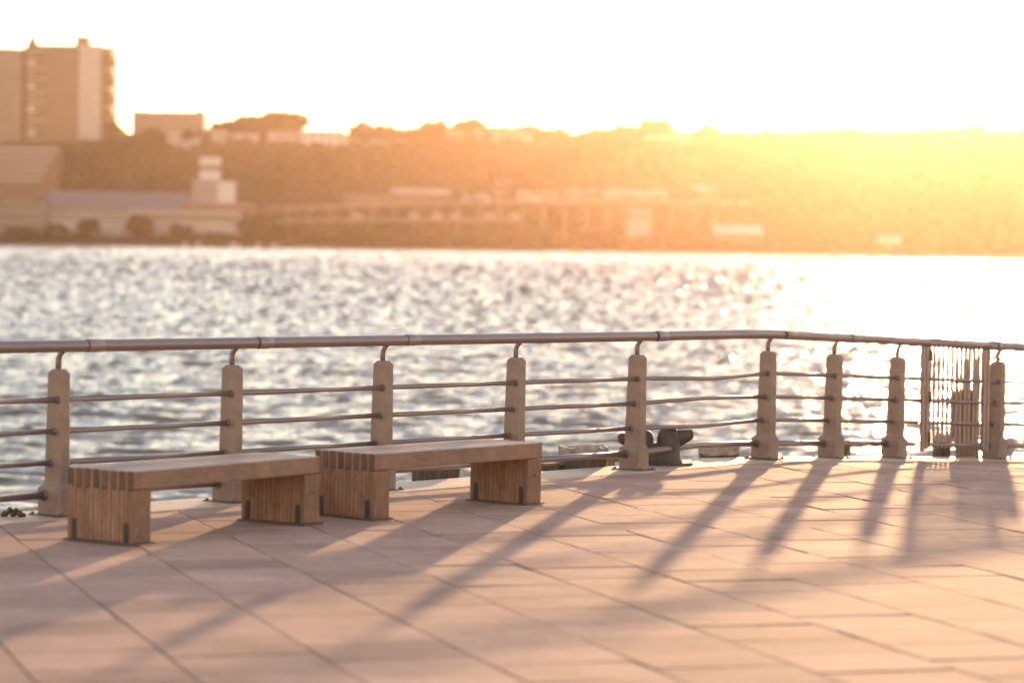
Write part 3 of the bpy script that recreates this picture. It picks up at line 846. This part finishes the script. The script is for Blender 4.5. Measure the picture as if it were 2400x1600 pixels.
g_w = 'warehouses on the far shore'
building('warehouse', 'warehouse', 'mauve grey warehouse at the far left edge of the shore', -140, 104, 470, 545, 1484, 22, 'lilac', g_w, roof_m='slate', rows=3)
building('warehouse', 'warehouse', 'long warehouse with slate roof and pale bands left of the white silo tower', 100, 432, 446, 520, 1492, 30, 'pale', g_w, roof='shed', roof_m='slate', rows=3)
building('warehouse', 'warehouse', 'low reddish warehouse at the foot of the white silo tower', 425, 590, 474, 520, 1486, 20, 'rust', g_w, roof_m='pale', rows=2)
building('warehouse', 'warehouse', 'low pale shed in front of the long warehouse', 300, 560, 494, 528, 1478, 8, 'pale', g_w, roof_m='pale', rows=1)
st, w_, h_ = building('silo_tower', 'silo tower', 'white and grey silo tower rising above the long warehouse', 447, 507, 421, 500, 1496, 12, 'lilac', roof_m='pale')
x_ = lambda px: fx(px, 1496) - fx(477, 1496)
bpart(st, 'upper_tower', M['white'], x_(463), x_(510), 1, 10, h_, h_ + 5.0)
bpart(st, 'dark_band', M['rust'], x_(465), x_(508), 1.2, 9.8, h_ + 5.0, h_ + 8.0)
bpart(st, 'tower_cap', M['white'], x_(463), x_(510), 1, 10, h_ + 8.0, h_ + 12.4)
bpart(st, 'annex', M['white'], x_(507), x_(546), -1, 9, 0, h_ - .9)
for k in range(4): bpart(st, 'downpipe', M['pale'], x_(450 + k * 15), x_(455 + k * 15), -.5, .05, 0, h_ - 1)

# viaduct
VD = 1500.0
va = empty('viaduct', (fx(1100, VD), VD, WZ + 5), 0, 'long elevated road viaduct on piers along the foot of the wooded slope', 'viaduct')
def vx(px): return fx(px, VD) - fx(1100, VD)
def vz(px, py): return fz(px, py, VD) - (WZ + 5)
m = MB(); secs = []
for px, yt in ((600, 486), (760, 480), (900, 472), (1200, 468), (1600, 468), (1750, 470)):
    secs.append([(vx(px), -5, vz(px, yt + 9)), (vx(px), 5, vz(px, yt + 9)), (vx(px), 5, vz(px, yt)), (vx(px), -5, vz(px, yt))])
m.loft(secs); m.build('road_deck', M['lilac'], va)
m = MB(); secs = []
for px, yt in ((640, 514), (900, 512), (1220, 512)):
    secs.append([(vx(px), -8, vz(px, yt + 8)), (vx(px), -5.4, vz(px, yt + 8)), (vx(px), -5.4, vz(px, yt)), (vx(px), -8, vz(px, yt))])
m.loft(secs); m.build('lower_road_deck', M['lilac'], va)
for k in range(22):
    px = 615 + k * 50
    bpart(va, 'pier', M['rust'], vx(px), vx(px) + 2.2, -4, 4, -1, vz(px, 484 if px > 800 else 488))
g_v = 'pale vehicles on the lower viaduct road'
def vehicle(px, py, D, lb, grp, ln=6.2, hh=2.9):
    x = fx(px, D); z = fz(px, py, D)
    r = empty('van', (x, D, z), 0, lb, 'van', grp)
    m = MB(); m.loft([[(-ln / 2, y, .5), (ln / 2, y, .5), (ln / 2, y, hh * .55), (ln / 2 - 1.3, y, hh * .62), (ln / 2 - 2.0, y, hh), (-ln / 2, y, hh)] for y in (-1.1, 1.1)]); m.build('body', M['pale'], r, bevel=.12)
    for wx in (-ln / 2 + 1.1, ln / 2 - 1.2):
        m = MB(); m.tube([(wx, -1.15, .5), (wx, 1.15, .5)], .48, 14); m.build('wheel', M['tarmac'], r)
for i, (px, lb) in enumerate([(836, 'leftmost pale van on the lower viaduct road'), (968, 'second pale van from the left on the lower viaduct road'), (1022, 'pale van below the long white roof on the lower viaduct road'),
                              (1066, 'pale van right of the one below the white roof on the lower road'), (1147, 'pale van below the small square building on the lower road'), (1205, 'rightmost pale van at the end of the lower viaduct road')]):
    vehicle(px, 513, VD - 6.7, lb, g_v)
g_s = 'buildings along the foot of the slope'
SB = [(800, 912, 458, 480, 'rust', 'flat', 'long mauve building behind the left end of the viaduct'), (916, 1050, 443, 474, 'rust', 'gable', 'reddish gabled building above the viaduct left of the white roof'),
      (1082, 1143, 451, 466, 'white', 'gable', 'bright white roofed building above the middle of the viaduct'), (1154, 1191, 424, 462, 'rust', 'flat', 'small square tower-like building standing above the viaduct'),
      (1206, 1300, 451, 466, 'white', 'flat', 'long whitish building right of the small square tower-like building'), (1318, 1400, 446, 464, 'pale', 'flat', 'pale low building above the viaduct, left of two in a row'),
      (1410, 1558, 445, 462, 'pale', 'gable', 'longest pale low building above the right part of the viaduct')]
for a, b, yt, yb, wm, rf, lb in SB: building('shed', 'building', lb, a, b, yt, yb, slope_D((a + b) / 2, yb, 0), 10, wm, g_s, roof=rf, roof_m='pale', rows=1)
building('shed', 'building', 'small pale square shed right of the viaduct arches', 1466, 1521, 491, 524, 1486, 10, 'pale', g_s, roof_m='pale', rows=1)
building('shed', 'building', 'long slanting white roofed shed near the shore under the sun glow', 1672, 1784, 527, 552, 1478, 10, 'rust', g_s, roof='shed', roof_m='white')
building('shed', 'building', 'small pale shed at the shore farthest right', 2056, 2108, 551, 570, 1474, 8, 'white', g_s, roof='gable', roof_m='pale')
building('shed', 'building', 'narrow pale shed halfway up the slope near the sun glow', 1616, 1680, 434, 446, slope_D(1648, 446, 0), 8, 'pale', g_s, roof='gable', roof_m='pale')
g_b = 'small white boats at the far shore'
for i, (px, w, lb) in enumerate([(432, 14, 'leftmost small white boat at the far shore below the silo tower'), (462, 14, 'small white boat second from the left at the far shore'), (546, 30, 'longest white boat at the far shore right of the silo tower'),
                                 (602, 12, 'tiny white boat right of the longest boat at the far shore'), (640, 16, 'rightmost small white boat at the far shore')]):
    D = SHORE - 14; ln = w / F * D; r = empty('boat', (fx(px, D), D, WZ), 0, lb, 'boat', g_b)
    m = MB(); m.loft([[(-ln / 2 * q, -wd, z), (ln / 2 * q, -wd * .8, z), (ln / 2 * q + .8 * z, 0, z), (ln / 2 * q, wd * .8, z), (-ln / 2 * q, wd, z)] for q, wd, z in ((.85, .7, -.2), (1, 1.1, 1.1))]); m.build('hull', M['white'], r)
    m = MB(); m.box(-ln * .25, ln * .18, -.7, .7, 1.1, 2.4); m.build('cabin', M['white'], r, bevel=.1)

# ------------------------------------------------------------------ hazy air, added to stand in for veiling lens glare of the low sun
hz = MB(); hz.box(-2600, 2600, -80, 2700, -4.5, 128)
hm_ = bpy.data.materials.new('glare_air'); hm_.use_nodes = True
nt = hm_.node_tree; nt.nodes.remove(nt.nodes["Principled BSDF"])
pv = nt.nodes.new("ShaderNodeVolumePrincipled")
pv.inputs["Color"].default_value = (1.0, 0.665, 0.49, 1)
pv.inputs["Density"].default_value = 0.000043
pv.inputs["Anisotropy"].default_value = 0.845
nt.links.new(pv.outputs[0], nt.nodes["Material Output"].inputs["Volume"])
ho = hz.build('glare_haze', hm_); tag(ho, kind='stuff')
